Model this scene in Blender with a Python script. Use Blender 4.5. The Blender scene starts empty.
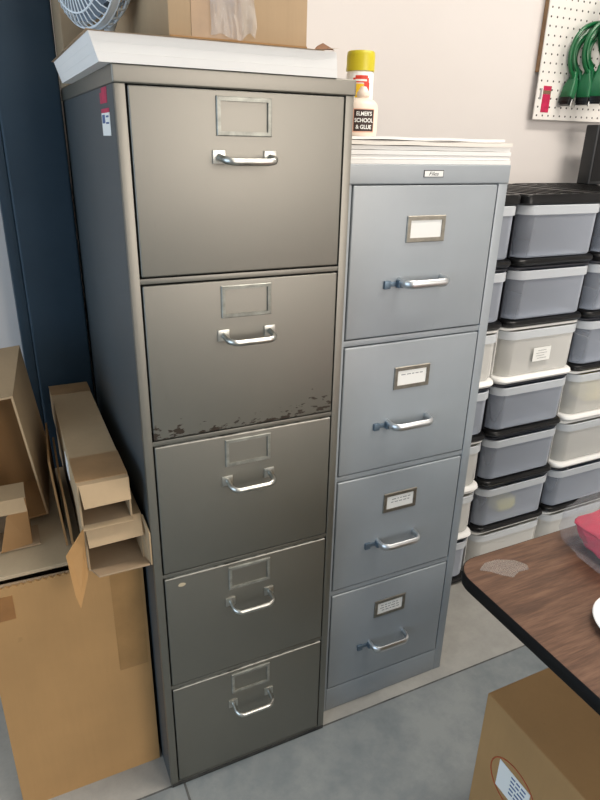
import bpy, bmesh, math, random
from mathutils import Vector, Matrix, noise, Euler
C = bpy.context.scene.collection
random.seed(7)
PI = math.pi

# ------------------------------------------------------------------ materials
def lin(c):
    return tuple(((v/255)/12.92 if v/255 <= .04045 else ((v/255+.055)/1.055)**2.4) for v in c) + (1,)

class NT:
    def __init__(s, name):
        s.m = bpy.data.materials.new(name); s.m.use_nodes = True
        s.t = s.m.node_tree; s.n = s.t.nodes; s.l = s.t.links
        s.b = s.n['Principled BSDF']; s.out = s.n['Material Output']
        s.tc = s.n.new('ShaderNodeTexCoord')
    def add(s, typ, **kw):
        nd = s.n.new(typ)
        for k, v in kw.items():
            if k in nd.inputs: nd.inputs[k].default_value = v
            else: setattr(nd, k, v)
        return nd
    def link(s, a, b): s.l.new(a, b)
    def noise(s, scale, detail=4, rough=.55, stretch=None, coord='Object'):
        nz = s.add('ShaderNodeTexNoise'); nz.inputs['Scale'].default_value = scale
        nz.inputs['Detail'].default_value = detail; nz.inputs['Roughness'].default_value = rough
        src = s.tc.outputs[coord]
        if stretch:
            mp = s.add('ShaderNodeMapping'); mp.inputs['Scale'].default_value = stretch
            s.link(src, mp.inputs['Vector']); src = mp.outputs['Vector']
        s.link(src, nz.inputs['Vector']); return nz.outputs['Fac']
    def ramp(s, fac, stops):
        r = s.add('ShaderNodeValToRGB'); e = r.color_ramp.elements
        while len(e) < len(stops): e.new(.5)
        for el, (p, c) in zip(e, stops): el.position = p; el.color = c if len(c) == 4 else lin(c)
        s.link(fac, r.inputs['Fac']); return r.outputs['Color']
    def math(s, op, a, b=None, clamp=False):
        m = s.add('ShaderNodeMath', operation=op); m.use_clamp = clamp
        for i, v in enumerate((a, b)):
            if v is None: continue
            if isinstance(v, (int, float)): m.inputs[i].default_value = v
            else: s.link(v, m.inputs[i])
        return m.outputs[0]
    def mix(s, fac, a, b):
        m = s.add('ShaderNodeMix', data_type='RGBA')
        for i, v in ((0, fac), (6, a), (7, b)):
            if isinstance(v, (int, float)): m.inputs[i].default_value = v
            elif isinstance(v, tuple): m.inputs[i].default_value = v if len(v) == 4 else lin(v)
            else: s.link(v, m.inputs[i])
        return m.outputs[2]
    def bump(s, h, strength=.2, dist=.002):
        b = s.add('ShaderNodeBump'); b.inputs['Strength'].default_value = strength; b.inputs['Distance'].default_value = dist
        s.link(h, b.inputs['Height']); s.link(b.outputs['Normal'], s.b.inputs['Normal'])
    def base(s, v):
        if isinstance(v, tuple): s.b.inputs['Base Color'].default_value = v if len(v) == 4 else lin(v)
        else: s.link(v, s.b.inputs['Base Color'])
    def set(s, rough=.5, metal=0, spec=.5):
        s.b.inputs['Roughness'].default_value = rough; s.b.inputs['Metallic'].default_value = metal
        s.b.inputs['Specular IOR Level'].default_value = spec

def mat(name, col, rough=.5, metal=0, var=.06, scale=8, bump=0, bscale=60, spec=.5, stretch=None):
    t = NT(name); f = t.noise(scale, stretch=stretch)
    lo = tuple(max(0, c*(1-var)) for c in col); hi = tuple(min(255, c*(1+var)) for c in col)
    t.base(t.ramp(f, [(.3, lo), (.7, hi)])); t.set(rough, metal, spec)
    if bump: t.bump(t.noise(bscale), bump)
    return t.m

def paint_mat(name, col, rough, speck, chips=False, tan=False, edge=0, ior=2.0, tint=(1, .94, .84)):
    t = NT(name)
    c = t.ramp(t.noise(5), [(.3, tuple(v*.96 for v in col)), (.7, tuple(v*1.03 for v in col))])
    # a few small scratches and scuffs
    sc = t.noise(38, 3, .6, (1, 1, .55)); m = t.math('MULTIPLY', t.math('SUBTRACT', sc, speck), 14, True)
    m = t.math('MULTIPLY', m, .45); c = t.mix(m, c, tuple(v*.5 for v in col))
    if chips:
        sp = t.add('ShaderNodeSeparateXYZ'); t.link(t.tc.outputs['Object'], sp.inputs[0])
        z, x = sp.outputs['Z'], sp.outputs['X']
        ax = t.math('ABSOLUTE', t.math('ADD', x, .012))
        corner = t.math('MULTIPLY', t.math('MAXIMUM', t.math('SUBTRACT', ax, .085), 0), 1.0)
        reach = t.math('ADD', .030, t.math('MULTIPLY', corner, .45))
        fall = t.math('SUBTRACT', 1, t.math('DIVIDE', z, reach))
        nz = t.noise(85, 3, .6, (.5, 1, 1.2))
        v = t.math('ADD', nz, t.math('MULTIPLY', t.math('MAXIMUM', fall, -1.0), .23))
        k = t.math('MULTIPLY', t.math('SUBTRACT', v, .69), 22, True)
        c = t.mix(k, c, (48, 38, 30))
    if edge:                                      # bare bright metal along the worn top edge
        sp2 = t.add('ShaderNodeSeparateXYZ'); t.link(t.tc.outputs['Object'], sp2.inputs[0])
        e = t.math('MULTIPLY', t.math('SUBTRACT', sp2.outputs['Z'], edge), 900, True)
        e = t.math('MULTIPLY', e, t.math('MULTIPLY', t.math('SUBTRACT', t.noise(30, 3), .36), 6, True))
        c = t.mix(t.math('MULTIPLY', e, .75), c, (178, 176, 168))
    if tan:
        sp = t.add('ShaderNodeSeparateXYZ'); t.link(t.tc.outputs['Object'], sp.inputs[0])
        dx = t.math('MULTIPLY', t.math('ADD', sp.outputs['X'], .1407), 110)
        dz = t.math('MULTIPLY', t.math('SUBTRACT', sp.outputs['Z'], .2525), 190)
        d = t.math('ADD', t.math('POWER', dx, 2), t.math('POWER', dz, 2))
        d = t.math('ADD', d, t.math('MULTIPLY', t.noise(150), .9))
        k = t.math('MULTIPLY', t.math('SUBTRACT', 1.25, d), 4, True)
        c = t.mix(k, c, (190, 172, 140))
    t.base(c); t.set(rough, 0, 1.0); t.b.inputs['IOR'].default_value = ior; t.b.inputs['Specular Tint'].default_value = tint + (1,)
    if chips:
        t.link(t.math('ADD', t.math('MULTIPLY', k, .4), rough), t.b.inputs['Roughness'])
        t.link(t.math('SUBTRACT', 1, t.math('MULTIPLY', k, .8)), t.b.inputs['Specular IOR Level'])
    t.bump(t.noise(240, 2), .06, .0006)
    return t.m

OLIVE = (50, 54, 49)
M = {}
M['olive'] = paint_mat('olive_paint', OLIVE, .44, .70)
M['olive_drawer'] = paint_mat('olive_drawer_paint', OLIVE, .44, .70, edge=.2706)
M['olive_worn'] = paint_mat('olive_paint_chipped', OLIVE, .44, .68, chips=True)
M['olive_spot'] = paint_mat('olive_paint_spotted', OLIVE, .44, .71, tan=True, edge=.2706)
M['gray'] = paint_mat('blue_gray_paint', (142, 150, 156), .42, .74, ior=1.65, tint=(1, 1, 1))
M['slate'] = paint_mat('slate_side_tone', (60, 68, 72), .5, .72, ior=1.4, tint=(1, 1, 1))  # side panel toned darker and bluer than the cabinet front
M['scuffed'] = mat('scuffed_dark_paint', (40, 40, 38), .7, 0, .4, 30)
M['gray_dark'] = mat('cabinet_inside', (30, 30, 30), .8)
M['chrome'] = mat('chrome', (214, 217, 219), .34, 1, .04, 30)
M['dull_chrome'] = mat('worn_chrome', (196, 196, 190), .3, 1, .12, 40)
M['steel_frame'] = mat('steel_label_frame', (142, 138, 128), .38, .8, .1, 60)
M['latch'] = mat('blued_steel', (104, 122, 138), .4, .6)
M['blue'] = mat('blue_column_paint', (44, 61, 74), .5, 0, .06, 4, .05, spec=.3)
M['wall'] = mat('white_wall_paint', (220, 214, 210), .75, 0, .015, 1.5, .05, 90)
M['ceiling'] = mat('ceiling_white', (215, 213, 208), .8)
M['white'] = mat('white_foam', (236, 234, 230), .6, 0, .01, 6)
M['cream'] = mat('cream_foam', (232, 226, 216), .6, 0, .015, 6)
M['paper'] = mat('white_paper', (238, 238, 234), .55, 0, .01)
M['kraft'] = mat('kraft_paper', (190, 172, 150), .7, 0, .05, 20, .1)
M['ink'] = mat('black_ink', (25, 25, 28), .6)
M['faint_ink'] = mat('gray_ink', (150, 152, 152), .6)
M['pink'] = mat('pink_sticker', (186, 18, 72), .5, 0, .1, 60)
M['blue_ink'] = mat('blue_ink', (70, 95, 140), .6)
M['olive_ink'] = mat('olive_print', (120, 96, 70), .6)
M['black_plastic'] = mat('black_plastic', (13, 13, 14), .3, 0, .1, 20, .03, 120, spec=.28)
M['dark_plastic'] = mat('charcoal_plastic', (34, 36, 38), .45, 0, .05, 20, .05, 200)
M['white_plastic'] = mat('white_plastic', (248, 247, 244), .3, 0, .01)
M['fan_white'] = mat('bluish_white_plastic', (228, 236, 242), .35, 0, .01)
M['fan_blade'] = mat('gray_fan_plastic', (110, 122, 134), .4)
M['yellow_cap'] = mat('yellow_plastic', (208, 194, 40), .35, 0, .04)
M['red_print'] = mat('red_print', (214, 62, 42), .5)
M['yellow_print'] = mat('yellow_print', (238, 196, 40), .5)
M['glue'] = mat('glue_bottle_plastic', (240, 224, 208), .4, 0, .01)
M['orange_print'] = mat('orange_print', (240, 184, 160), .5)
M['brown_print'] = mat('brown_black_print', (50, 30, 22), .5)
M['green'] = mat('green_cable', (12, 92, 50), .3, 0, .08, 30)
M['green_hood'] = mat('green_connector_plastic', (24, 100, 60), .4, 0, .06, 30)
M['steel'] = mat('plain_steel', (170, 170, 168), .35, 1)
M['wood'] = mat('raw_wood', (150, 118, 86), .7, 0, .15, 10, .1, 60, stretch=(6, 6, 1))
M['pink_cloth'] = mat('pink_cloth', (186, 22, 62), .75, 0, .14, 24, .5, 60)
M['purple_cloth'] = mat('purple_cloth', (120, 70, 150), .75, 0, .1, 24, .3, 60)
M['yellow_packet'] = mat('yellow_packet', (222, 206, 90), .5, 0, .1, 30)
M['blue_packet'] = mat('blue_gray_packet', (92, 108, 138), .6, 0, .12, 30)
M['red_pen'] = mat('red_marker', (178, 84, 48), .6)
M['edge_black'] = mat('black_edge_band', (10, 10, 10), .55, 0, .08, 40, spec=.2)

def cardboard(name, col, var=.05, rough=.75):
    t = NT(name)
    f = t.noise(3.5, 5); g = t.noise(120, 2, .5, (1, 1, .08))
    c = t.ramp(f, [(.3, tuple(v*(1-var) for v in col)), (.7, tuple(min(255, v*(1+var)) for v in col))])
    c = t.mix(t.math('MULTIPLY', g, .12), c, tuple(v*.7 for v in col))
    dot = t.math('MULTIPLY', t.math('SUBTRACT', t.noise(28, 2), .74), 10, True)
    c = t.mix(t.math('MULTIPLY', dot, .5), c, tuple(v*.6 for v in col))
    t.base(c); t.set(rough, 0, .25); t.bump(t.noise(60, 2, .5, (4, 4, .3)), .05)
    return t.m
M['card'] = cardboard('cardboard', (176, 138, 92))
M['card_curl'] = cardboard('brown_curled_paper', (140, 104, 80))
M['card_top'] = cardboard('cardboard_tan', (182, 156, 124))
M['card_gray2'] = cardboard('cardboard_dull', (158, 138, 112))
M['card_dark'] = cardboard('cardboard_brown', (160, 124, 84))
M['card_pale'] = cardboard('cardboard_pale', (178, 154, 122))
M['card_inner'] = cardboard('cardboard_inside', (170, 146, 118))
M['card_gray'] = cardboard('cardboard_gray_tan', (184, 166, 138))
M['tape'] = mat('brown_packing_tape', (150, 106, 62), .3, 0, .06, 14, .15, 30)
M['aged_tape'] = mat('aged_clear_tape', (158, 122, 78), .4, 0, .06, 14, .1, 30, spec=.3)
M['card_tape'] = mat('tan_packing_tape', (160, 128, 92), .32, 0, .06, 14, .15, 30)

def clear(name, tint, alpha, rough, col=(235, 238, 240), bump=0, bscale=30, edge=0):
    """A plastic that lets part of the light straight through: transparent mixed with a glossy pale surface."""
    t = NT(name)
    t.base(col); t.set(rough)
    if bump: t.bump(t.noise(bscale, 3), bump, .004)
    tr = t.add('ShaderNodeBsdfTransparent'); tr.inputs['Color'].default_value = lin(tint)
    mx = t.add('ShaderNodeMixShader'); mx.inputs[0].default_value = alpha
    if edge:                                      # the wall looks thicker, so milkier, at a slant
        lw = t.add('ShaderNodeLayerWeight'); lw.inputs['Blend'].default_value = .5
        t.link(t.math('ADD', alpha, t.math('MULTIPLY', t.math('POWER', lw.outputs['Facing'], 2.0), edge), True), mx.inputs[0])
    t.link(tr.outputs[0], mx.inputs[1]); t.link(t.b.outputs[0], mx.inputs[2]); t.link(mx.outputs[0], t.out.inputs['Surface'])
    return t.m
M['tub'] = clear('frosted_tub_plastic', (240, 243, 248), .26, .25, (218, 226, 240), edge=.75)
M['tub_white'] = clear('milky_tub_plastic', (248, 247, 243), .5, .25, (244, 243, 239), edge=.5)
M['tub_rim'] = clear('frosted_rim_plastic', (240, 243, 246), .52, .25, (236, 241, 246), edge=.3)
M['bin_dark'] = mat('black_frame_plastic', (44, 46, 54), .4)
M['film'] = clear('clear_film', (250, 250, 250), .26, .10, bump=1.0, bscale=30)
M['bag'] = clear('clear_bag_plastic', (248, 248, 250), .09, .13, bump=.7, bscale=24)
M['residue'] = clear('clear_tape_residue', (246, 244, 242), .2, .3, (205, 195, 188))

def floor_mat():
    t = NT('concrete')
    a = t.noise(2.2, 8, .65); b = t.noise(14, 6, .7)
    v = t.math('ADD', t.math('MULTIPLY', a, .65), t.math('MULTIPLY', b, .35))
    c = t.ramp(v, [(.36, (116, 120, 120)), (.5, (146, 148, 146)), (.62, (172, 172, 167))])
    st = t.math('MULTIPLY', t.math('SUBTRACT', t.noise(7, 5, .7), .62), 7, True)
    c = t.mix(t.math('MULTIPLY', st, .35), c, (92, 92, 92))
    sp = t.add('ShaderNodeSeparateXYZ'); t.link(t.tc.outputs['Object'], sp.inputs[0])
    lit_side = t.math('GREATER_THAN', sp.outputs['Y'], .004)      # warm light painted in behind the joint, cooler shade in front
    c = t.mix(lit_side, t.mix(.42, c, (100, 113, 120)), t.mix(.35, c, (190, 182, 170)))
    t.base(c); t.set(.55, 0, .4); t.bump(t.noise(60, 5), .12, .002)
    return t.m
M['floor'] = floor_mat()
M['joint'] = mat('dark_joint', (82, 82, 80), .9, 0, .35, 18)

def laminate():
    t = NT('walnut_laminate')
    w = t.noise(9, 6, .62, (1.2, 11, 1)); g = t.noise(40, 4, .6, (.8, 14, 1))
    v = t.math('ADD', t.math('MULTIPLY', w, .7), t.math('MULTIPLY', g, .3))
    c = t.ramp(v, [(.34, (70, 48, 36)), (.5, (98, 70, 53)), (.66, (124, 92, 72))])
    t.base(c); t.set(.38, 0, .45)
    return t.m
M['laminate'] = laminate()

def peg_mat():
    t = NT('white_pegboard')
    sp = t.add('ShaderNodeSeparateXYZ'); t.link(t.tc.outputs['Object'], sp.inputs[0])
    P = .0254
    def cell(o):
        f = t.math('FRACT', t.math('DIVIDE', o, P)); return t.math('MULTIPLY', t.math('SUBTRACT', f, .5), P)
    dx, dz = cell(sp.outputs['X']), cell(sp.outputs['Z'])
    d = t.math('SQRT', t.math('ADD', t.math('POWER', dx, 2), t.math('POWER', dz, 2)))
    k = t.math('LESS_THAN', d, .0031)
    t.base(t.mix(k, (232, 228, 222), (52, 46, 42))); t.set(.5)
    return t.m
M['peg'] = peg_mat()

# ------------------------------------------------------------------ mesh helpers
def bx(bm, x0, x1, y0, y1, z0, z1, bev=0, seg=2, mtx=None):
    t = bmesh.new(); bmesh.ops.create_cube(t, size=1)
    for v in t.verts:
        v.co = Vector((x0+(v.co.x+.5)*(x1-x0), y0+(v.co.y+.5)*(y1-y0), z0+(v.co.z+.5)*(z1-z0)))
    if bev: bmesh.ops.bevel(t, geom=t.edges[:], offset=bev, segments=seg, affect='EDGES', profile=.6)
    if mtx: t.transform(mtx)
    merge(bm, t)
def merge(bm, t):
    me = bpy.data.meshes.new('tmp'); t.to_mesh(me); t.free(); bm.from_mesh(me); bpy.data.meshes.remove(me)
def loft(bm, loops, cap0=True, cap1=True, closed=True):
    vs = [[bm.verts.new(p) for p in lp] for lp in loops]
    n = len(vs[0])
    for a, b in zip(vs, vs[1:]):
        for i in range(n if closed else n-1):
            j = (i+1) % n; bm.faces.new((a[i], a[j], b[j], b[i]))
    if cap0: bm.faces.new(list(reversed(vs[0])))
    if cap1: bm.faces.new(vs[-1])
    return vs
def tube(bm, pts, r, n=10, closed=False, caps=True, flat=None):
    pts = [Vector(p) for p in pts]; loops = []; up = None
    for i, p in enumerate(pts):
        a = pts[i-1] if (i or closed) else pts[i]; b = pts[(i+1) % len(pts)] if (i < len(pts)-1 or closed) else pts[i]
        d = (b-a).normalized()
        if up is None: up = d.orthogonal().normalized() if flat is None else Vector(flat)
        up = (up - d*up.dot(d)).normalized(); s = d.cross(up)
        rr = r(i/(len(pts)-1)) if callable(r) else r
        ra, rb = rr if isinstance(rr, tuple) else (rr, rr)
        loops.append([p + up*ra*math.cos(2*PI*k/n) + s*rb*math.sin(2*PI*k/n) for k in range(n)])
    if closed: loops.append(loops[0]); caps = False
    loft(bm, loops, caps, caps)
    if closed: bmesh.ops.remove_doubles(bm, verts=bm.verts[:], dist=1e-6)
def lathe(bm, prof, n=28, mtx=None):
    t = bmesh.new()
    loft(t, [[Vector((r*math.cos(2*PI*k/n), r*math.sin(2*PI*k/n), z)) for k in range(n)] for r, z in prof])
    if mtx: t.transform(mtx)
    merge(bm, t)
def rrect(x0, x1, y0, y1, r, n=5):
    pts = []
    for cx, cy, a in ((x1-r, y0+r, -PI/2), (x1-r, y1-r, 0), (x0+r, y1-r, PI/2), (x0+r, y0+r, PI)):
        for k in range(n+1):
            t = a + PI/2*k/n; pts.append((cx+r*math.cos(t), cy+r*math.sin(t)))
    return pts
def poly(bm, pts, thick, d):
    """A flat panel with real thickness: polygon pts pushed along d."""
    d = Vector(d).normalized()*thick
    loft(bm, [[Vector(p) for p in pts], [Vector(p)+d for p in pts]])
def obj(name, bm, m, parent=None, loc=(0, 0, 0), smooth=False, rot=None, bev=0):
    bmesh.ops.recalc_face_normals(bm, faces=bm.faces[:])
    me = bpy.data.meshes.new(name); bm.to_mesh(me); bm.free()
    o = bpy.data.objects.new(name, me); C.objects.link(o)
    me.materials.append(M[m] if isinstance(m, str) else m); o.location = loc
    if rot: o.rotation_euler = rot
    if smooth:
        me.shade_smooth()
        me.set_sharp_from_angle(angle=math.radians(40))
    if parent: o.parent = parent
    return o
def box_obj(name, dims, m, parent=None, loc=(0, 0, 0), bev=0, rot=None, seg=2):
    b = bmesh.new(); bx(b, *dims, bev, seg); return obj(name, b, m, parent, loc, bev > 0, rot)
def tag(o, label, cat, group=None):
    o['label'] = label; o['category'] = cat
    if group: o['group'] = group
    return o
def thing(name, label, cat, loc=(0, 0, 0), rot=(0, 0, 0), group=None):
    o = bpy.data.objects.new(name, None); C.objects.link(o); o.location = loc; o.rotation_euler = rot
    o.empty_display_size = .05
    return tag(o, label, cat, group)
def struct(name, bm, m):
    o = obj(name, bm, m); o['kind'] = 'structure'; return o
def copy_tree(o, parent=None):
    c = o.copy(); C.objects.link(c)
    if parent: c.parent = parent
    for ch in list(o.children): copy_tree(ch, c)
    return c
def text(name, body, size, m, parent, loc, rot=(PI/2, 0, 0), shear=0, sx=1, bold=0):
    cu = bpy.data.curves.new(name, 'FONT'); cu.body = body; cu.size = size; cu.align_x = 'CENTER'; cu.align_y = 'CENTER'
    cu.shear = shear; cu.extrude = .0001; cu.offset = bold
    t = bpy.data.objects.new(name, cu); C.objects.link(t)
    dg = bpy.context.evaluated_depsgraph_get(); me = bpy.data.meshes.new_from_object(t.evaluated_get(dg))
    C.objects.unlink(t); bpy.data.objects.remove(t)
    o = bpy.data.objects.new(name, me); C.objects.link(o); me.materials.clear(); me.materials.append(M[m])
    o.parent = parent; o.location = loc; o.rotation_euler = rot; o.scale = (sx, 1, 1)
    return o

# ------------------------------------------------------------------ camera
cam = bpy.data.objects.new('camera', bpy.data.cameras.new('camera')); C.objects.link(cam)
cam.location = (-.1778, -.9852, 1.357); cam.rotation_euler = (1.177, -.0216, -.4409)
cam.data.sensor_fit = 'VERTICAL'; cam.data.sensor_height = 36; cam.data.lens = 624.478/800*36
cam.data.clip_start = .02
bpy.context.scene.camera = cam

# ------------------------------------------------------------------ the room
WY = .745
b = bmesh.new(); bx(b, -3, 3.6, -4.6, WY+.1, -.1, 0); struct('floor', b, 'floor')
b = bmesh.new()
bx(b, -1.0, 3.0, .0015, .0055, -.002, .0005); struct('trim_1', b, 'joint')
b = bmesh.new()
bx(b, .026, .031, -3.0, .0015, -.002, .0006); struct('trim_2', b, 'joint')
b = bmesh.new(); bx(b, -3, 3.6, WY, WY+.1, 0, 2.9); struct('wall_back', b, 'wall')
b = bmesh.new(); bx(b, 3.5, 3.6, -4.6, WY, 0, 2.9); struct('wall_right', b, 'wall')
b = bmesh.new(); bx(b, -3, 3.5, -4.6, -4.5, 0, 2.9); struct('wall_front', b, 'wall')
b = bmesh.new()                                  # left wall with an open roll-up doorway
bx(b, -3, -2.9, .3, WY, 0, 2.9); bx(b, -3, -2.9, -4.5, -3.2, 0, 2.9); bx(b, -3, -2.9, -3.2, .3, 2.4, 2.9)
struct('wall_left', b, 'wall')
b = bmesh.new(); bx(b, -3, 3.6, -4.6, WY+.1, 2.9, 3.0); struct('ceiling', b, 'ceiling')

# the blue steel column against the back wall
t = thing('steel_column', 'tall dark blue painted steel column left of the olive filing cabinet', 'column', (-.083, .672, 0))
b = bmesh.new(); bx(b, -.052, .077, -.072, .072, 0, 2.9, .006, 3); obj('shaft', b, 'blue', t, smooth=True)
b = bmesh.new(); bx(b, -.076, -.0525, -.066, .072, 0, 2.9, .003, 2); obj('edge_strip', b, 'blue', t, smooth=True)

# ------------------------------------------------------------------ filing cabinets
def bow(bm, x0, x1, out, zc, r, drop=0.0, flat=(0, 0, 1), n=10, rc=.014):
    """A pull: two legs out of the face, rounded corners, a straight bar."""
    pts = [(x0, 0, zc)]
    for k in range(7):
        a = PI/2*k/6; pts.append((x0+rc-rc*math.cos(a), -out+rc-rc*math.sin(a), zc-drop*min(1, .4+.6*k/6)))
    for k in range(7):
        a = PI/2*k/6; pts.append((x1-rc+rc*math.sin(a), -out+rc-rc*math.cos(a), zc-drop*(1-.6*k/6)))
    pts.append((x1, 0, zc)); tube(bm, pts, r, n, flat=flat)
def frame_ring(bm, x0, x1, z0, z1, w, y0, y1, bev=.001):
    """A rectangular bezel standing on the plane y = y1, out to y = y0."""
    o = [(x0, z0), (x1, z0), (x1, z1), (x0, z1)]; i = [(x0+w, z0+w), (x1-w, z0+w), (x1-w, z1-w), (x0+w, z1-w)]
    s = bev; oi = [(x0+s, z0+s), (x1-s, z0+s), (x1-s, z1-s), (x0+s, z1-s)]
    L = lambda q, y: [Vector((a, y, c)) for a, c in q]
    loft(bm, [L(o, y1), L(o, y0+s), L(oi, y0), L(i, y0), L(i, y1)], False, False)
def shell(t, W, H, D, cap, base, m, pitch, gap, n, mg, capover, capname='top_cap', side=None):
    b = bmesh.new()
    th = mg-.0014
    bx(b, 0, th, 0, D if side is None else .012, 0, H-cap, .0012); bx(b, W-th, W, 0, D, 0, H-cap, .0012)
    bx(b, th, W-th, D-.004, D, 0, H-cap)
    for i in range(1, n):
        zt = H-cap-i*pitch
        bx(b, th-.001, W-th+.001, .0015, .03, zt+.0012, zt+gap-.0012, .0008)
    bx(b, th-.001, W-th+.001, .001, .03, 0, base-.0012, .0012)
    obj('body', b, m, t, smooth=True)
    if side:
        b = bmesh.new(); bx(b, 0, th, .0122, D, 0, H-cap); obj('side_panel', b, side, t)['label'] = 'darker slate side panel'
    b = bmesh.new(); bx(b, th, W-th, .022, D-.006, base, H-cap-.002); obj('inside', b, 'gray_dark', t)
    b = bmesh.new(); bx(b, -capover, W+capover, -capover, D, H-cap, H, .0028, 3); obj(capname, b, m, t, smooth=True)

# --- olive five-drawer cabinet
WA, HA, DA = .3833, 1.45, .635
A = thing('filing_cabinet', 'tall olive-gray steel filing cabinet with five scuffed drawers', 'filing cabinet', (0, 0, 0))
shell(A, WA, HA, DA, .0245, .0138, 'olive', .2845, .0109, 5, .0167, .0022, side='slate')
hA = .2845-.0109; wA = WA-2*.0167
def drawer_a(m):
    b = bmesh.new(); bx(b, -wA/2+.0016, wA/2-.0012, -.0008, .021, .0016, hA-.0016, .0022, 3)
    d = obj('drawer', b, m, A, smooth=True)
    b = bmesh.new(); frame_ring(b, -.0450, .0450, hA-.0645, hA-.0095, .0065, -.0042, -.0008, .0012)
    obj('label_holder', b, 'olive_frame', d, smooth=False)
    b = bmesh.new()
    for s in (-1, 1):
        bx(b, s*.0425-.0105, s*.0425+.0105, -.0034, -.0006, hA-.1045, hA-.0845, .0012)
    bow(b, -.0425, .0425, .036, hA-.0945, (.0055, .0042), .006)
    obj('handle', b, 'dull_chrome', d, smooth=True)
    return d
M['olive_frame'] = mat('worn_olive_frame', (138, 138, 130), .36, .4, .15, 60)
d0 = drawer_a('olive_drawer')
for i in range(5):
    d = d0 if i == 0 else copy_tree(d0, A)
    if i in (1, 3):
        d.data = d.data.copy(); d.data.materials[0] = M['olive_worn' if i == 1 else 'olive_spot']
    d.location = (WA/2, 0, HA-.0245-.2845*i-hA)
b = bmesh.new(); bx(b, .001, WA-.001, -.0012, .004, .0008, .0098, .001); obj('base_strip', b, 'scuffed', A)['label'] = 'dark scuffed strip along the floor'
b = bmesh.new()                                   # stickers on the left side
bx(b, -.0006, .0003, .052, .122, 1.3575, 1.3895); obj('white_sticker', b, 'paper', A)['label'] = 'white sticker with small blue print'
b = bmesh.new()
bx(b, -.0009, .0003, .092, .116, 1.375, 1.387); bx(b, -.0009, .0003, .060, .082, 1.383, 1.3855); bx(b, -.0009, .0003, .060, .084, 1.374, 1.3765); obj('sticker_print', b, 'blue_ink', A)
b = bmesh.new()
bx(b, -.0006, .0003, .052, .122, 1.3897, 1.3955); bx(b, -.0006, .0003, .064, .124, 1.403, 1.418); bx(b, -.0006, .0003, .062, .108, 1.4176, 1.4245)
obj('pink_sticker', b, 'pink', A)['label'] = 'torn bright pink sticker'

# --- blue-gray four-drawer cabinet
XB, YB, WB, HB, DB = .3875, .0404, .3849, 1.3211, .66
B = thing('filing_cabinet', 'shorter blue-gray steel filing cabinet with four drawers and white label cards', 'filing cabinet', (XB, YB, 0))
PB, GB = .3061, .0141
shell(B, WB, HB, DB, .0351, .0757, 'gray', PB, GB, 4, .0245, .0015)
b = bmesh.new(); bx(b, .0235, WB-.0235, -.0006, .012, .004, .0735, .0015); obj('kick_plate', b, 'gray', B, smooth=True)
hB = PB-GB; wB = WB-2*.0245
b = bmesh.new(); bx(b, -wB/2+.0012, wB/2-.0014, -.001, .021, .0015, hB-.0015, .003, 3)
d0 = obj('drawer', b, 'gray', B, smooth=True)
b = bmesh.new(); frame_ring(b, -.0452, .0452, hB-.107, hB-.057, .0085, -.0036, -.001, .0012)
obj('label_holder', b, 'steel_frame', d0)
b = bmesh.new(); bx(b, -.0368, .0368, -.0018, -.0008, hB-.0990, hB-.0650); obj('label_card', b, 'paper', d0)
b = bmesh.new()
bow(b, -.053, .048, .034, hB-.181, (.0085, .0050), .002, rc=.018)
obj('handle', b, 'chrome', d0, smooth=True)
b = bmesh.new()
bx(b, -.088, -.074, -.007, -.0008, hB-.194, hB-.178, .0015); bx(b, -.076, -.058, -.0045, -.0008, hB-.190, hB-.181, .001)
bx(b, -.060, -.046, -.013, -.0008, hB-.193, hB-.177, .003); tube(b, [(-.053, -.012, hB-.185), (-.040, -.020, hB-.185)], .0045)
obj('latch', b, 'latch', d0, smooth=True)
for i in range(4):
    d = d0 if i == 0 else copy_tree(d0, B)
    d.location = (WB/2, 0, HB-.0351-PB*i-hB)
    if i:                                         # faint handwriting on the lower three cards
        b = bmesh.new(); rr = random.Random(i)
        for k in range(i):
            z = hB-.075-k*.0075; x = -.028+rr.random()*.006
            while x < .022:
                w = .004+rr.random()*.008; bx(b, x, min(x+w, .028), -.0021, -.0017, z-.0011, z+.0011); x += w+.003
        obj('card_writing', b, 'faint_ink', d)
b = bmesh.new(); bx(b, .1755, .2205, -.0026, -.0012, 1.2985, 1.3110); obj('name_plate_rim', b, 'ink', B)
np_ = box_obj('name_plate', (.1768, .2192, -.0030, -.0014, 1.2995, 1.3097), 'paper', B)
text('lettering', 'Files', .0100, 'ink', np_, (.197, -.0032, 1.3044), shear=.3, sx=1.25)

# ------------------------------------------------------------------ on the olive cabinet
t = thing('paper_block', 'thick white block of stacked board on top of the olive cabinet', 'paper stack', (.168, .21, HA))
b = bmesh.new()
L = []
for z, e in ((0, 0), (.0004, .0004), (.0118, .0006), (.0122, .0), (.0126, .0005), (.0235, .0009), (.0239, .0004), (.0243, .001), (.0354, .0016), (.0356, .0010)):
    L.append([Vector((-.186-z*.33+e*.4, -.214-z*.1+e*.3, z)), Vector((.181-e*.8-z*.12, -.214-z*.1+e*.3, z)), Vector((.181-e*.8-z*.12, .235, z)), Vector((-.186-z*.33+e*.4, .235, z))])
loft(b, L)
obj('sheets', b, 'white', t)
b = bmesh.new()                                   # kraft cover sheet with a curled right corner
nx, ny = 40, 20; vs = {}
for i in range(nx+1):
    for j in range(ny+1):
        x = -.2005+.380*i/nx; y = -.222+.470*j/ny
        lift = .0356 + .0008*noise.noise((x*22, y*22, 3))
        u = max(0, (x-.128)/.05); lift += .010*u*u*max(0, 1-abs(y+.185)/.07) if u < 1 else .009*max(0, 1-abs(y+.185)/.07)*(2-u)
        u2 = max(0, (-.185-x)/.02); lift += .0012*u2
        vs[i, j] = b.verts.new((x, y, lift+.0006))
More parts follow.
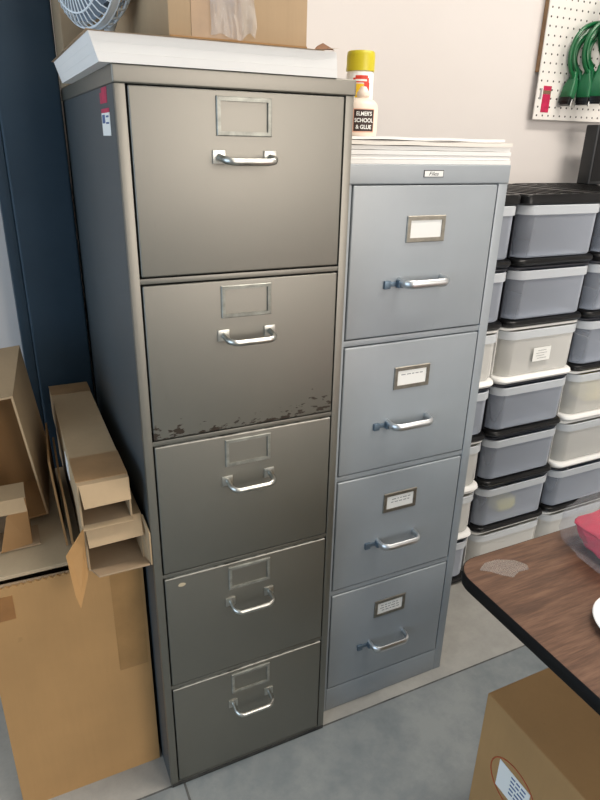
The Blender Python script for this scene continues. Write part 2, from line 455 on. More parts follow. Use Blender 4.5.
for i in range(nx):
    for j in range(ny): b.faces.new((vs[i, j], vs[i+1, j], vs[i+1, j+1], vs[i, j+1]))
r = bmesh.ops.solidify(b, geom=b.faces[:], thickness=.0007)
cc = bmesh.new(); poly(cc, [(.140, -.215, .0372), (.172, -.218, .0374), (.170, -.212, .0405), (.158, -.206, .0475), (.148, -.208, .0430)], .0035, (0, 1, .1))
obj('curled_corner', cc, 'card_curl', t, smooth=True)
obj('cover_sheet', b, 'kraft', t)['label'] = 'thin brown kraft sheet with a curled corner'
ZS = HA+.0372

def carton(name, label, W, D, H, m, loc, rz, tape=None):
    t = thing(name, label, 'box', loc, (0, 0, rz))
    b = bmesh.new(); bx(b, 0, W, 0, D, 0, H, .003, 2); obj('carton_body', b, m, t, smooth=True)
    return t
K = carton('cardboard_box', 'brown cardboard box taped shut on top of the white block', 0.222, .50, .20, 'card_top', (.0905, .035, ZS+.001), 0)
b = bmesh.new(); bx(b, .034, .112, -.0009, .001, .004, .2004); bx(b, .034, .112, 0, .5, .1996, .2009); obj('tape', b, 'card_tape', K)
b = bmesh.new(); bx(b, .001, .221, -.0035, -.0005, .0005, .0065, .001); obj('bottom_flap', b, 'card_dark', K)
b = bmesh.new(); vs = {}
for i in range(25):                               # shiny crumpled clear tape hanging over the front
    for j in range(25):
        u, v = i/24, j/24
        x = .062+.070*u; z = .010+.19*v
        e = .010*(1-v)*math.sin(u*PI*3)*.3
        vs[i, j] = b.verts.new((x+.006*noise.noise((v*5, 7, u)), -.0035-.013*abs(noise.noise((u*5, v*3, 1)))-.008*abs(noise.noise((u*11, v*6, 4))), z+.008*noise.noise((u*4, 0, 2))*(1-v)+e))
for i in range(24):
    for j in range(24): b.faces.new((vs[i, j], vs[i+1, j], vs[i+1, j+1], vs[i, j+1]))
obj('clear_tape', b, 'film', K, smooth=True)['label'] = 'crumpled shiny clear tape'
# carton standing behind the fan
K2 = carton('cardboard_box', 'plain tan cardboard box standing behind the white fan', .085, .13, .42, 'card_gray2', (-.004, .485, HA), 0)
b = bmesh.new(); bx(b, .028, .060, -.0008, .001, .25, .4205); obj('tape', b, 'card_tape', K2)

# --- fan
FN = thing('desk_fan', 'white desk fan with wire guard on top of the olive cabinet', 'fan', (.014, .255, ZS), (0, 0, math.radians(-66)))
FC = .125; FR = .089
b = bmesh.new(); lathe(b, [(.001, 0), (.036, 0), (.038, .003), (.036, .009), (.022, .014), (.001, .015)]); obj('base', b, 'fan_white', FN, smooth=True)
b = bmesh.new(); tube(b, [(0, .012, .012), (0, .030, .022), (0, .046, .05), (0, .052, FC)], .008); obj('neck', b, 'fan_white', FN, smooth=True)
Rx = Matrix.Translation((0, 0, FC)) @ Matrix.Rotation(PI/2, 4, 'X')
b = bmesh.new(); lathe(b, [(.001, -.064), (.022, -.063), (.038, -.056), (.044, -.044), (.040, -.030), (.001, -.026)], mtx=Rx); obj('motor_housing', b, 'fan_white', FN, smooth=True)
g = bmesh.new()
def ring(bm, r, y, rad, n=48): tube(bm, [(r*math.cos(2*PI*k/n), y, FC+r*math.sin(2*PI*k/n)) for k in range(n)], rad, 6, closed=True)
for r_, y_ in ((FR, 0), (FR*.78, -.017), (FR*.28, -.027)): ring(g, r_, y_, .0016)
for k in range(44):
    a = 2*PI*k/44
    tube(g, [(r_*math.cos(a), y_, FC+r_*math.sin(a)) for r_, y_ in ((FR, 0), (FR*.93, -.010), (FR*.78, -.017), (FR*.5, -.024), (FR*.26, -.027))], .0011, 5)
obj('front_guard', g, 'fan_white', FN, smooth=True)
g = bmesh.new()
for r_, y_ in ((FR, .014), (FR*.96, .030), (FR*.82, .044), (FR*.6, .052)): ring(g, r_, y_, .0018)
for k in range(30):
    a = 2*PI*k/30
    tube(g, [(r_*math.cos(a), y_, FC+r_*math.sin(a)) for r_, y_ in ((FR, .014), (FR*.96, .030), (FR*.82, .044), (FR*.6, .052), (FR*.3, .056))], .0020, 5)
obj('rear_guard', g, 'fan_white', FN, smooth=True)
g = bmesh.new(); L = []
for r_, y_ in ((FR-.001, .002), (FR+.001, .002), (FR+.001, .012), (FR-.001, .012)):
    L.append([Vector((r_*math.cos(2*PI*k/48), y_, FC+r_*math.sin(2*PI*k/48))) for k in range(48)])
loft(g, L+[L[0]], False, False); obj('rim_band', g, 'fan_white', FN, smooth=True)
b = bmesh.new(); lathe(b, [(.001, .012), (.018, .011), (.021, .004), (.021, -.008), (.001, -.01)], mtx=Rx); obj('hub', b, 'fan_white', FN, smooth=True)
for k in range(5):
    b = bmesh.new(); a0 = 2*PI*k/5; L = []
    for i in range(9):
        rr_ = .019+.062*i/8; wv = .30+.32*math.sin(PI*min(1, i/7)*.6)
        row = []
        for s in range(5):
            u = s/4-.5; a = a0+u*2*wv; row.append(Vector((rr_*math.cos(a), u*.020, FC+rr_*math.sin(a))))
        L.append(row+[p+Vector((0, .0015, 0)) for p in reversed(row)])
    loft(b, L); obj('blade', b, 'fan_blade', FN, smooth=True)

# ------------------------------------------------------------------ on the blue-gray cabinet
ords = ['bottom one', 'second from the bottom', 'third from the bottom', 'third from the top', 'second from the top, edge curling', 'topmost and slightly wavy']
zz = HB
for k in range(6):
    th = (.0078, .0072, .0076, .0070, .0064, .0050)[k]
    x0 = (.3935, .395, .392, .394, .393, .394)[k]; x1 = (.7715, .7705, .7712, .7700, .7708, .7560)[k]
    y0 = (.0405, .043, .0415, .044, .040, .047)[k]; y1 = .52
    wav = (0, 0, 0, .0002, .0004, .0006)[k]
    b = bmesh.new(); nx, ny = 30, 8; L = []
    for i in range(nx+1):
        x = x0+(x1-x0)*i/nx; w = (wav*math.sin(i*.55+k*2)-0+(wav if k > 2 else 0)+(.0018*max(0, (i-24)/6) if k == 4 else 0))
        w = max(w, 0) if k < 5 else w
        L.append([Vector((x, y0, w+.0002)), Vector((x, y1, w+.0002)), Vector((x, y1, w+th)), Vector((x, y0, w+th))])
    loft(b, L)
    o = obj('foam_sheet', b, 'cream' if k in (4,) else 'white', None, (0, 0, zz))
    tag(o, 'white foam sheet on the blue-gray cabinet, ' + ords[k] + ' of the stack', 'foam sheet', 'foam sheets on the blue-gray cabinet')
    zz += th + (0, 0, 0, .0006, .0021, 0)[k] + .0003
ZT = zz+.0004

# glue bottle
G = thing('glue_bottle', 'squat white glue bottle with a black square label, in front of the yellow-capped can', 'bottle', (.497, .165, ZT+.0005))
b = bmesh.new()
lathe(b, [(.001, 0), (.0290, 0), (.0315, .003), (.0318, .048), (.0300, .056), (.0235, .063), (.0125, .067), (.0115, .074), (.001, .074)], 32, Matrix.Diagonal((1, .72, 1, 1)))
obj('bottle_body', b, 'glue', G, smooth=True)
b = bmesh.new(); lathe(b, [(.0125, .0705), (.0125, .076), (.010, .079), (.0065, .085), (.005, .087), (.001, .0875)], 20); obj('nozzle', b, 'glue', G, smooth=True)
def curved(bm, x0, x1, z0, z1, rx, ry, off, n=10):
    L = []
    for i in range(n+1):
        a = x0+(x1-x0)*i/n
        p = lambda o: (math.sin(a)*(rx+o), -math.cos(a)*(ry+o))
        L.append([Vector((*p(off), z0)), Vector((*p(off), z1)), Vector((*p(off-.0003), z1)), Vector((*p(off-.0003), z0))])
    loft(bm, L)
ph = math.radians(-16)
b = bmesh.new(); curved(b, ph-.80, ph+.72, .0065, .0482, .0318, .0229, .0004); obj('label_border', b, 'orange_print', G)
b = bmesh.new(); curved(b, ph-.66, ph+.66, .0085, .0465, .0318, .0229, .0008); lb = obj('label', b, 'brown_print', G)
lb['label'] = 'dark square label with three lines of pale lettering'
def wrap_text(name, body, size, z, rx, ry, off, ph, m, parent, sx=1, bold=.0):
    o = text(name, body, size, m, parent, (0, 0, 0), (0, 0, 0), 0, 1, bold)
    for v in o.data.vertices:
        a = ph + v.co.x*sx/((rx+ry)/2)
        d = off + (.0002 if v.co.z > 0 else 0)
        v.co = Vector((math.sin(a)*(rx+d), -math.cos(a)*(ry+d), z+v.co.y))
    return o
for s_, z_, k_ in (("ELMER'S", .0390, .80), ('SCHOOL', .0275, .84), ('& GLUE', .0158, .84)):
    wrap_text('lettering', s_, .0098, z_, .0318, .0229, .0010, ph, 'paper', lb, k_, .0002)
# can with yellow cap
CN = thing('spray_can', 'white can with a yellow cap and red print, behind the glue bottle', 'can', (.545, .264, ZT+.0005))
b = bmesh.new(); lathe(b, [(.001, 0), (.0272, 0), (.0283, .002), (.0278, .118), (.026, .122), (.001, .122)], 36); obj('can_body', b, 'white_plastic', CN, smooth=True)
b = bmesh.new(); lathe(b, [(.0260, .1225), (.0288, .1225), (.0288, .150), (.0278, .1565), (.026, .1585), (.001, .1585)], 36); obj('cap', b, 'yellow_cap', CN, smooth=True)
ph2 = math.radians(-24)
b = bmesh.new()
curved(b, ph2-.42, ph2+.50, .108, .1135, 0.0278, .0278, .0006); curved(b, ph2-.60, ph2+.60, .1005, .109, 0.0278, .0278, .0006); curved(b, ph2+.22, ph2+.66, .078, .1005, 0.0278, .0278, .0006)
obj('red_print', b, 'red_print', CN)
b = bmesh.new(); curved(b, ph2-.42, ph2+.42, .1028, .1065, 0.0278, .0278, .0009); obj('white_print', b, 'paper', CN)
b = bmesh.new(); curved(b, ph2-.42, ph2+.20, .073, .0985, 0.0278, .0278, .0006); obj('yellow_print', b, 'yellow_print', CN)

# ------------------------------------------------------------------ storage drawers
PZ, BW, BD, BY = .1745, .305, .405, .316
def rr3(x0, x1, y0, y1, r, z, n=6): return [Vector((x, y, z)) for x, y in rrect(x0, x1, y0, y1, r, n)]
def storage(black, top):
    fm = 'black_plastic' if black else 'white_plastic'
    t = bpy.data.objects.new('storage_bin', None); C.objects.link(t)
    w = BW/2
    b = bmesh.new()                               # base with a bulging front lip and a raised finger grip
    def lip(x, y, z):
        k = 0
        if y < .03:
            u = (x+w)/BW; k = .007*max(0, math.sin(min(1, max(0, (u-.34)/.5))*PI))**.6 if .34 < u < .84 else 0
        return Vector((x, y, z+k))
    base = []
    for ins, z, f in ((.006, .0, .006), (.003, .004, -.002), (.0015, .012, -.0085), (.0025, .019, -.006), (.006, .0225, -.002)):
        pts = []
        for x, y in rrect(-w+ins, w-ins, f, BD, .030, 7):
            bow_ = -.006*(1-(x/w)**2) if y < .04 else 0
            p = Vector((x, y+bow_, z)); pts.append(lip(x, y, z) if False else Vector((x, y+bow_, z + (lip(x, y, 0).z if z > .015 else 0))))
        base.append(pts)
    loft(b, base); obj('base', b, fm, t, smooth=True)
    b = bmesh.new()                               # outer frame: sides, back, thin top plate
    bx(b, -w+.001, -w+.003, .03, BD, .0225, PZ-.008); bx(b, w-.003, w-.001, .03, BD, .0225, PZ-.008); bx(b, -w+.003, w-.003, BD-.003, BD, .0225, PZ-.008)
    L = [rr3(-w+i, w-i, .004+i, BD, .028, z) for i, z in ((.002, PZ-.0085), (.0, PZ-.0065), (.0, PZ-.002), (.002, PZ-.0005))]
    loft(b, L); obj('frame', b, 'bin_dark' if black else fm, t, smooth=True)
    b = bmesh.new()                               # frosted tub
    zt = PZ-.0105
    def front(x, y): return -.010*(1-(x/w)**2) if y < .05 else 0
    def loop(ins, y0, z, r):
        return [Vector((x, y+front(x, y), z)) for x, y in rrect(-w+ins, w-ins, y0, BD-.012-ins*.3, r, 7)]
    L = [loop(.013, .010, .0245, .030), loop(.010, .005, .030, .034), loop(.0075, .0035, zt-.024, .036), loop(.0075, .0035, zt, .036)]
    loft(b, L, True, False); obj('drawer_tub', b, 'tub' if black else 'tub_white', t, smooth=True)
    b = bmesh.new()
    L = [loop(.0068, .003, zt-.026, .036), loop(.0035, -.001, zt-.024, .038), loop(.0035, -.001, zt-.002, .038), loop(.0065, .002, zt, .036)]
    loft(b, L, False, False); obj('drawer_rim', b, 'tub_rim', t, smooth=True)
    if top:
        b = bmesh.new()
        L = [rr3(-w+i, w-i, -.004+i, BD+.002, .026, PZ+z) for i, z in ((.004, -.010), (.0, -.006), (.0, .012), (.003, .017), (.010, .0175), (.012, .0155))]
        loft(b, L)
        for q in range(5): bx(b, -.10+.045*q, -.088+.045*q, .03, BD-.03, PZ+.0150, PZ+.0175, .001)
        obj('lid', b, 'black_plastic', t, smooth=True)
    return t
protos = {}
cols = [(.9375, 'BBWBWWB', 'in the stack half behind the blue-gray cabinet'), (1.2485, 'BBWBBBW', 'in the middle stack'), (1.5595, 'BBBWWBW', "in the stack at the photo's right edge")]
od = ['topmost', 'second from the top', 'third from the top', 'fourth from the top', 'third from the floor', 'second from the floor', 'lowest']
for cx, pat, where in cols:
    for r_ in range(7):
        key = (pat[r_] == 'B', r_ == 0)
        if key not in protos: o = protos[key] = storage(*key)
        else: o = copy_tree(protos[key])
        o.location = (cx, BY, PZ*(6-r_))
        tag(o, ('black' if key[0] else 'white') + '-framed frosted drawer unit, ' + od[r_] + ', ' + where, 'storage bin', 'stacked storage drawers')
        if cx == 1.2485 and r_ == 2:
            lab = o
lw = bmesh.new(); bx(lw, -.040, .030, -.0094, -.0084, .066, .108); lo = obj('paper_label', lw, 'paper', lab, rot=(0, 0, .03)); lo['label'] = 'white paper label with faint print'
lw = bmesh.new()
for k, (a, c) in enumerate(((.012, .045), (.006, .05), (.006, .04), (.012, .05))): bx(lw, a-.034, c-.034, -.0098, -.0092, .098-.008*k, .0995-.008*k)
obj('label_print', lw, 'faint_ink', lo)
# things inside the drawers
def packet(name, label, m, loc, sx, sy, sz, seed):
    b = bmesh.new(); bmesh.ops.create_icosphere(b, subdivisions=3, radius=1)
    for v in b.verts:
        n = v.co.normalized(); e = .55
        p = Vector([math.copysign(abs(c)**e, c) for c in n]); p *= 1+.10*noise.noise(n*2.2+Vector((seed, 0, 0)))
        v.co = Vector((p.x*sx, p.y*sy, (p.z*.5+.5)*sz*2))
    zm = min(v.co.z for v in b.verts)
    for v in b.verts: v.co.z -= zm
    return tag(obj(name, b, m, None, loc, True), label, 'packet')
tubz = lambda r: PZ*(6-r)+.0250
packet('packet', 'yellow packet inside a black-framed drawer of the middle stack', 'yellow_packet', (1.262, BY+.07, tubz(5)), .045, .035, .028, 1)
packet('packet', 'yellow packet in the upper white-framed drawer at the right edge', 'yellow_packet', (1.615, BY+.08, tubz(3)), .075, .05, .042, 2)

# dark flat screen on the drawers
DZ = PZ*7+.0175
t = thing('flat_screen', 'dark flat panel standing on the drawer stacks under the pegboard', 'screen', (1.710, .612, DZ))
b = bmesh.new(); bx(b, -.058, .058, 0, .05, 0, .187, .006, 3); obj('housing', b, 'dark_plastic', t, smooth=True)
b = bmesh.new(); bx(b, -.050, .050, -.0012, .002, .012, .178, .001, 1); obj('panel', b, 'black_plastic', t)

# ------------------------------------------------------------------ pegboard and cables
PX, PZ0 = 1.466, 1.4375
PG = thing('pegboard', 'white pegboard hung on the back wall above the drawers', 'pegboard', (PX, .716, PZ0))
b = bmesh.new(); bx(b, 0, .62, 0, .005, 0, .80, .0008, 1); obj('board', b, 'peg', PG)
b = bmesh.new(); bx(b, .006, .045, .0052, .0285, .14, .795, .001); obj('batten', b, 'wood', PG)
b = bmesh.new(); bx(b, .575, .608, .0052, .0285, .10, .795, .001); obj('batten', b, 'wood', PG)
b = bmesh.new(); bx(b, .026, .060, -.0007, .0004, .022, .076); bx(b, .026, .060, -.0007, .0004, .087, .100); obj('pink_sticker', b, 'pink', PG)
b = bmesh.new(); bx(b, .026, .060, -.0007, .0004, .0762, .0868); obj('sticker_band', b, 'olive_ink', PG)
b = bmesh.new(); bx(b, .013, .021, -.0007, .0004, .060, .092); obj('small_sticker', b, 'faint_ink', PG)
b = bmesh.new()
for hx in (.190, .226, .262):
    tube(b, [(hx, .004, .290), (hx, -.055, .290), (hx, -.066, .295), (hx, -.070, .309)], .003, 8)
obj('peg_hook', b, 'steel', PG, smooth=True)
def cable(label, cx, y, cz, rx, rz, turns, hood_top, hood_bot, seed):
    rg = random.Random(seed)
    t = thing('green_cable', label, 'cable', (cx, y, cz))
    b = bmesh.new(); pts = []
    N = 40*turns
    for k in range(N+1):
        a = 2*PI*k/40 - PI*.62
        s = 1+.09*math.sin(k/N*turns*1.7+seed)-.46*(k/N); w = .022*(k/N-.5)
        pts.append((rx*s*math.cos(a), w+.003*math.sin(a*1.5+seed), rz*s*math.sin(a) if math.sin(a) < .9 else rz*(s*.25+.75)*math.sin(a)))
    h = Vector(hood_top)-Vector((cx, y, cz))
    e = Vector(pts[0])
    pre = [h+Vector((.0, 0, .0)), h+Vector((.004, .002, .03)), e*.55+(h+Vector((.01, 0, .05)))*.45]
    tube(b, [tuple(p) for p in pre]+pts, .0062, 8)
    obj('cord', b, 'green', t, smooth=True)
    ht, hb = h, Vector(hood_bot)-Vector((cx, y, cz)); d = (hb-ht); Ld = d.length
    q = d.to_track_quat('-Z', 'Y').to_matrix().to_4x4(); mt = Matrix.Translation(ht) @ q
    b = bmesh.new()
    L = [[mt @ Vector((x, yy, -z)) for x, yy in rrect(-wd, wd, -dp, dp, min(dp*.6, .006), 4)] for wd, dp, z in ((.007, .007, -.012), (.009, .008, 0), (.018, .012, .028), (.021, .0135, .04), (.0215, .0135, Ld-.012), (.020, .012, Ld-.010))]
    loft(b, L); obj('hood', b, 'green_hood', t, smooth=True)
    b = bmesh.new()
    L = [[mt @ Vector((x, yy, -z)) for x, yy in rrect(-wd, wd, -dp, dp, .003, 3)] for wd, dp, z in ((.0195, .0115, Ld-.0105), (.0195, .0115, Ld+.006), (.017, .008, Ld+.006), (.017, .008, Ld+.012))]
    loft(b, L); o = obj('plug', b, 'black_plastic', t, smooth=True); o['label'] = 'black plug end'
    b = bmesh.new()
    for s in (-1, 1): tube(b, [mt @ Vector((s*.0195, -.004, -(Ld-.006))), mt @ Vector((s*.0195, -.004, -(Ld+.016)))], .0028, 8)
    obj('thumbscrew', b, 'steel', t, smooth=True)
cable('coiled green cable on the pegboard, its plug hanging farthest left', 1.652, .690, 1.628, .106, .092, 5, (1.590, .690, 1.573), (1.568, .688, 1.494), 1)
cable('coiled green cable on the pegboard, its plug hanging in the middle', 1.676, .668, 1.640, .102, .092, 5, (1.622, .668, 1.583), (1.618, .666, 1.496), 2)
cable('coiled green cable on the pegboard, its plug hanging farthest right', 1.712, .646, 1.690, .098, .112, 5, (1.650, .646, 1.588), (1.648, .644, 1.500), 3)

# ------------------------------------------------------------------ work table
TX, TY = .401, -.353
T = thing('work_table', 'walnut laminate work table with a black edge band', 'table', (TX, TY, 0))
TW, TD, TZ = 1.5, .78, .74
def trr(i, z): return [Vector((x, y, z)) for x, y in rrect(i, TW-i, -TD+i, -i, .045-i, 8)]
b = bmesh.new(); loft(b, [trr(.002, TZ-.019), trr(.002, TZ)]); obj('tabletop', b, 'laminate', T)
b = bmesh.new()
loft(b, [trr(.0021, TZ-.0215), trr(.0005, TZ-.0215), trr(0, TZ-.0205), trr(0, TZ-.0015), trr(.001, TZ-.0003), trr(.0021, TZ-.0003)], False, False)
bmesh.ops.solidify(b, geom=[], thickness=0)
obj('edge_band', b, 'edge_black', T, smooth=True)
b = bmesh.new(); bx(b, .12, TW-.12, -.12, -.09, TZ-.06, TZ-.0195, .002); bx(b, .12, TW-.12, -TD+.09, -TD+.12, TZ-.06, TZ-.0195, .002); obj('apron', b, 'edge_black', T, smooth=True)
for lx in (TW-.14, .55):
    for ly in (-.105, -TD+.105):
        b = bmesh.new(); tube(b, [(lx, ly, 0), (lx, ly, TZ-.062)], .014, 14); obj('leg', b, 'edge_black', T, smooth=True)
b = bmesh.new()                                   # patch of clear tape stuck on the laminate
pp = [(.031, -.032), (.050, -.021), (.075, -.022), (.100, -.035), (.110, -.052), (.104, -.062), (.085, -.060), (.068, -.067), (.056, -.058), (.047, -.045)]
poly(b, [(x, y, TZ+.0001) for x, y in pp], .0006, (0, 0, 1)); obj('tape_residue', b, 'residue', T)

# bag of pink cloth
def lump(bm, c, rx, ry, rz, seed, amp, sub=4, e=.62):
    t = bmesh.new(); bmesh.ops.create_icosphere(t, subdivisions=sub, radius=1)
    for v in t.verts:
        n = v.co.normalized(); k = 1+amp*noise.noise(n*1.7+Vector((seed, 0, 0)))+amp*.5*noise.noise(n*4.5+Vector((0, seed, 0)))+amp*.25*abs(noise.noise(n*9+Vector((0, 0, seed))))
        p = Vector([math.copysign(abs(q)**e, q) for q in n])*k; v.co = Vector((c[0]+p.x*rx, c[1]+p.y*ry, c[2]+max(p.z, -.75)*rz))
    merge(bm, t)
BGX, BGY = .722, -.468
zb = TZ+.0025
b = bmesh.new(); lump(b, (0, 0, 0), .098, .088, .029, 3, .16); zmin = min(v.co.z for v in b.verts)
cl = tag(obj('folded_cloth', b, 'pink_cloth', None, (BGX-.012, BGY+.004, zb+.0010-zmin), True, rot=(0, 0, 0)), 'bright pink cloth bundle inside the clear plastic bag', 'cloth')
b = bmesh.new(); lump(b, (0, 0, .0), .132, .118, .042, 5, .14); zmin = min(v.co.z for v in b.verts)
for v in b.verts:
    if v.co.x < -.13: v.co.z = zmin+(v.co.z-zmin)*.8
bag = tag(obj('plastic_bag', b, 'bag', None, (BGX, BGY, TZ+.0005-zmin), True, rot=(0, 0, 0)), 'clear plastic bag of pink cloth on the table', 'bag')
# white lid at the edge of the frame
t = thing('white_dish', 'shallow white dish on the walnut work table', 'dish', (.560, -.590, TZ+.0005))
b = bmesh.new()
loft(b, [rr3(-.074+i, .074-i, -.074+i, .074-i, .066-i, z, 12) for i, z in ((.014, .0), (.006, .003), (0, .011), (.0015, .0125), (.004, .011), (.012, .004))]); obj('dish_body', b, 'white_plastic', t, smooth=True)

# carton under the table
t = thing('cardboard_box', 'large brown cardboard box with a shipping label, under the work table', 'box', (.537, -.351, 0))
b = bmesh.new(); bx(b, 0, .46, -.55, 0, 0, .40, .004, 3); obj('carton_body', b, 'card', t, smooth=True)
b = bmesh.new(); bx(b, -.0008, .002, -.135, -.058, .224, .291); 
for v in b.verts: v.co.z += (v.co.y+.058)*.02
lo = obj('shipping_label', b, 'paper', t)
b = bmesh.new(); rg = random.Random(4)
for k in range(5):
    z = .279-.010*k; y = -.090
    for q in range(3):
        w = .008+.008*rg.random(); bx(b, -.0012, .0, y-w, y, z, z+.0035); y -= w+.003
obj('label_print', b, 'blue_ink', lo)
b = bmesh.new(); pts = [(-.0006, -.0955+.056*math.cos(2*PI*k/48), .258+.050*math.sin(2*PI*k/48)) for k in range(48)]
tube(b, pts, .0011, 6, closed=True); obj('marker_ring', b, 'red_pen', t) if 'red_pen' in M else None
b = bmesh.new(); bx(b, .001, .459, -.300, -.245, .3995, .4008); obj('tape', b, 'card_tape', t)

# ------------------------------------------------------------------ cartons on the left
CX0, CX1, CY0, CY1, CH = -.303, -.007, .086, .500, .578
t = thing('cardboard_box', 'big upright cardboard carton with torn top edge, standing left of the olive cabinet', 'box', (CX0, CY0, 0))
W, D = CX1-CX0, CY1-CY0
b = bmesh.new()                                   # front panel with a perforated, toothed top edge
top = []
N = 46
for k in range(N+1): top.append((W*(1-k/N), 0, CH-.004+(.0035 if k % 2 else 0)+.004*(k/N)))
poly(b, [(0, 0, 0), (W, 0, 0)]+top, .005, (0, 1, 0)); obj('front_panel', b, 'card', t)
for nm, d_ in (('side_panel', (0, .005, .0055, D-.0055, 0, CH)), ('side_panel', (W-.005, W, .0055, D-.0055, 0, CH)), ('back_panel', (0, W, D-.005, D, 0, CH)), ('bottom_panel', (.0055, W-.0055, .0055, D-.0055, .001, .006))):
    box_obj(nm, d_, 'card_inner', t)
b = bmesh.new(); poly(b, [(.010, .0058, .30), (W-.010, .0058, .30), (W-.010, .0058, CH-.003), (.010, .0058, CH+.005)], .004, (0, 1, 0)); obj('inner_flap', b, 'card_inner', t)
b = bmesh.new(); bx(b, W-.066, W-.006, -.0005, .0004, .30, CH-.006); obj('tape', b, 'aged_tape', t)
b = bmesh.new(); bx(b, .001, .054, -.0006, .0004, CH-.072, CH-.018); obj('tape', b, 'tape', t)

# loose sheet lying over the open carton
b = bmesh.new(); bx(b, -.150, .142, 0, .395, 0, .008, .0008, 1)
sh = tag(obj('cardboard_sheet', b, 'card_gray', None, (-.153, .100, CH+.0085), rot=(math.radians(.5), 0, 0)), 'flat pale cardboard sheet lying over the open carton', 'cardboard sheet')
ZC = CH+.0185

def pipe_carton(name, label, W, H, L, loc, rx, m, inner, flaps):
    """A long narrow carton lying down, its near end open."""
    t = thing(name, label, 'box', loc, rx)
    th = .003
    b = bmesh.new(); bx(b, 0, W, 0, L, H-th, H, .0006, 1); obj('top_panel', b, m, t)
    b = bmesh.new(); bx(b, 0, W, 0, L, 0, th, .0006, 1); obj('bottom_panel', b, inner, t)
    b = bmesh.new(); bx(b, 0, th, 0, L, th, H-th); obj('side_panel', b, m, t)
    b = bmesh.new(); bx(b, W-th, W, 0, L, th, H-th); obj('side_panel', b, m, t)
    b = bmesh.new(); bx(b, th, W-th, L-.004, L-.001, th, H-th); obj('end_panel', b, inner, t)
    return t
HB1, HB2 = .101, .083
tilt = math.radians(-1.0)
L2 = pipe_carton('cardboard_box', 'long narrow open-ended carton, lower of the two beside the olive cabinet', .103, HB1, .53, (-.112, .034, ZC+.012), (tilt, 0, 0), 'card_pale', 'card_inner', 1)
L1 = pipe_carton('cardboard_box', 'long narrow open-ended carton, upper of the two beside the olive cabinet', .089, HB2, .54, (-.115, .026, ZC+.0125+HB1+.0008), (tilt, 0, 0), 'card_pale', 'card_inner', 1)
b = bmesh.new(); bx(b, -.0006, .0896, .015, .115, HB2-.001, HB2+.0008); obj('tape', b, 'card_tape', L1)
b = bmesh.new(); bx(b, -.0006, .0896, .475, .541, HB2-.001, HB2+.0008); obj('tape', b, 'card_tape', L1)
b = bmesh.new(); poly(b, [(.003, 0, HB2-.001), (.0875, 0, HB2-.001), (.0865, -.022, HB2-.033), (.006, -.022, HB2-.035)], .003, (0, .8, -.5)); obj('end_flap', b, 'card_pale', L1)['label'] = 'folded end flap'
b = bmesh.new(); poly(b, [(.001, 0, .003), (.0885, 0, .003), (.0885, -.010, .0), (.001, -.010, .0)], .0025, (0, 0, -1)); 
obj('lip', b, 'card_pale', L1)
b = bmesh.new(); bx(b, -.0014, .0004, .165, .215, .012, .055); obj('white_label', b, 'paper', L1)
b = bmesh.new(); poly(b, [(.002, -.001, HB1-.001), (.101, -.001, HB1-.001), (.101, -.020, HB1-.036), (.004, -.018, HB1-.040)], .003, (0, .8, -.5)); obj('end_flap', b, 'card_pale', L2)
b = bmesh.new(); poly(b, [(.100, 0, HB1-.004), (.103, 0, HB1-.004), (.108, -.035, HB1-.026), (.108, -.032, .004), (.103, 0, .003)], .003, (1, .1, 0)); obj('side_flap', b, 'card_pale', L2)
b = bmesh.new(); poly(b, [(.000, -.001, HB1-.004), (-.036, -.020, .060), (-.030, -.032, -.020), (-.024, -.034, -.048), (-.003, -.010, .000)], .003, (-.3, -1, 0)); obj('side_flap', b, 'card', L2)
b = bmesh.new(); poly(b, [(.004, 0, .0), (.104, 0, .0), (.106, -.032, .004), (.014, -.030, .003)], .0035, (0, 0, 1)); obj('bottom_flap', b, 'card_inner', L2)
for o in (L1, L2): pass
# inner flutes of the lower carton's floor
# leaning box at far left
FB_ = Vector((-.163, .255, ZC+.002)); FT_ = Vector((-.194, .255, .886)); dv = (FT_-FB_)
t = thing('cardboard_box', 'tall narrow carton leaning left on the cardboard sheet, in front of the blue column', 'box', FB_)
yaw = math.radians(6); back = Vector((.028, .235, .030)); left = Vector((-.16, 0, -.012))
def hexa(bm, o, a, c, d):
    vs = [bm.verts.new(o+p) for p in (Vector((0, 0, 0)), a, a+c, c, d, a+d, a+c+d, c+d)]
    for f in ((0, 1, 2, 3), (4, 5, 6, 7), (0, 1, 5, 4), (1, 2, 6, 5), (2, 3, 7, 6), (3, 0, 4, 7)): bm.faces.new([vs[i] for i in f])
up = dv-Vector((0, 0, .018)); o0 = Vector((0, 0, .018)); un = up.normalized(); ln = left.normalized(); bn = back.normalized()
for nm, mm, o_, a_, c_, d_ in (('side_panel', 'card_pale', o0, ln*.004, back, up), ('side_panel', 'card_pale', o0+left, ln*.004, back, up),
                               ('top_panel', 'card_pale', o0+up+un*.0002, left, back, un*.004), ('bottom_panel', 'card_dark', o0+ln*.0042, left-ln*.0044, back, un*.004),
                               ('back_panel', 'card_dark', o0+back*.55+ln*.0042+un*.0042, left-ln*.0044, bn*.004, up-un*.0046)):
    b = bmesh.new(); hexa(b, o_, a_, c_, d_); obj(nm, b, mm, t)

# thin cardboard flats standing on edge beside it
def flat_sheet(label, pts, th, d):
    b = bmesh.new(); poly(b, pts, th, d)
    return tag(obj('cardboard_flat', b, 'card_dark', None), label, 'cardboard sheet', 'cardboard flats standing in the carton')
flat_sheet('thin cardboard flat on edge against the leaning carton', [(-.141, .150, ZC+.002), (-.136, .44, ZC+.005), (-.139, .44, .745), (-.150, .25, .740), (-.148, .19, .70)], .004, (1, 0, 0))
flat_sheet('thin cardboard flat on edge beside the long narrow cartons', [(-.131, .130, ZC+.002), (-.127, .42, ZC+.005), (-.129, .42, .715), (-.135, .225, .710), (-.132, .16, .66)], .004, (1, 0, 0))

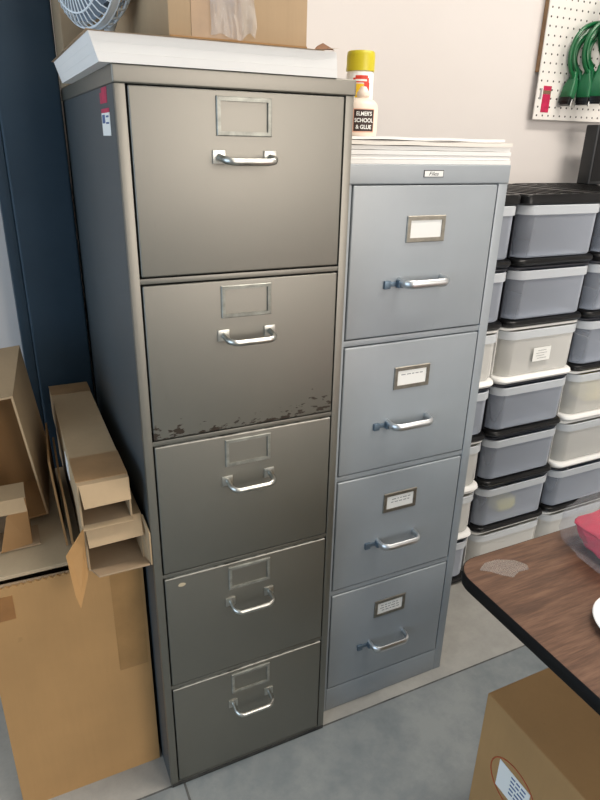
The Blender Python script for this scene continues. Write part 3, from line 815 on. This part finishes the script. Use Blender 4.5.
# small open carton at the far left
t = thing('cardboard_box', "small open carton at the photo's left edge, on the cardboard sheet", 'box', (-.279, .176, ZC+.001))
box_obj('bottom_panel', (-.06, .092, 0, .072, 0, .003), 'card_inner', t)
box_obj('side_panel', (.075, .078, .01, .072, .003, .105), 'card_dark', t, rot=(0, 0, 0))
box_obj('back_panel', (-.06, .075, .069, .072, .003, .105), 'card_inner', t)
box_obj('side_panel', (-.06, -.057, .01, .069, .003, .105), 'card_dark', t)
b = bmesh.new(); poly(b, [(-.057, .010, .104), (.075, .010, .104), (.078, -.012, .088), (-.057, -.012, .088)], .003, (0, 0, 1)); obj('top_flap', b, 'card_pale', t)
b = bmesh.new(); poly(b, [(-.057, .010, .1045), (.078, .010, .1045), (.078, .072, .1055), (-.057, .072, .1055)], .003, (0, 0, 1)); obj('top_panel', b, 'card_pale', t)
b = bmesh.new(); poly(b, [(.020, -.006, .003), (.077, .006, .003), (.0775, .010, .100), (.040, -.004, .080)], .003, (0, 1, 0)); obj('front_flap', b, 'card_dark', t)

# ------------------------------------------------------------------ light
def area(name, loc, rot, sx, sy, power, col):
    L = bpy.data.lights.new(name, 'AREA'); L.shape = 'RECTANGLE'; L.size = sx; L.size_y = sy; L.energy = power; L.color = col
    o = bpy.data.objects.new(name, L); C.objects.link(o); o.location = loc; o.rotation_euler = rot; return o
warm = (1, .93, .84)
area('ceiling_lamp', (1.3, -.55, 2.85), (0, 0, 0), 1.5, .3, 38, warm)
area('ceiling_lamp', (1.2, -3.0, 2.85), (0, 0, 0), 2.4, .3, 16, warm)
area('doorway_daylight', (1.75, -4.4, 1.75), (PI/2, 0, 0), 2.5, 1.9, 88, (1, .93, .85))
area('doorway_daylight', (-2.88, -1.4, 1.25), (0, -PI/2, 0), 2.2, 3.2, 40, (.66, .84, 1))

w = bpy.data.worlds.new('world'); bpy.context.scene.world = w; w.use_nodes = True
w.node_tree.nodes['Background'].inputs[0].default_value = (.62, .78, 1, 1)
w.node_tree.nodes['Background'].inputs[1].default_value = 1.0
vs_ = bpy.context.scene.view_settings
vs_.view_transform = 'Standard'; vs_.look = 'None'; vs_.exposure = 0; vs_.gamma = 1; vs_.use_curve_mapping = False
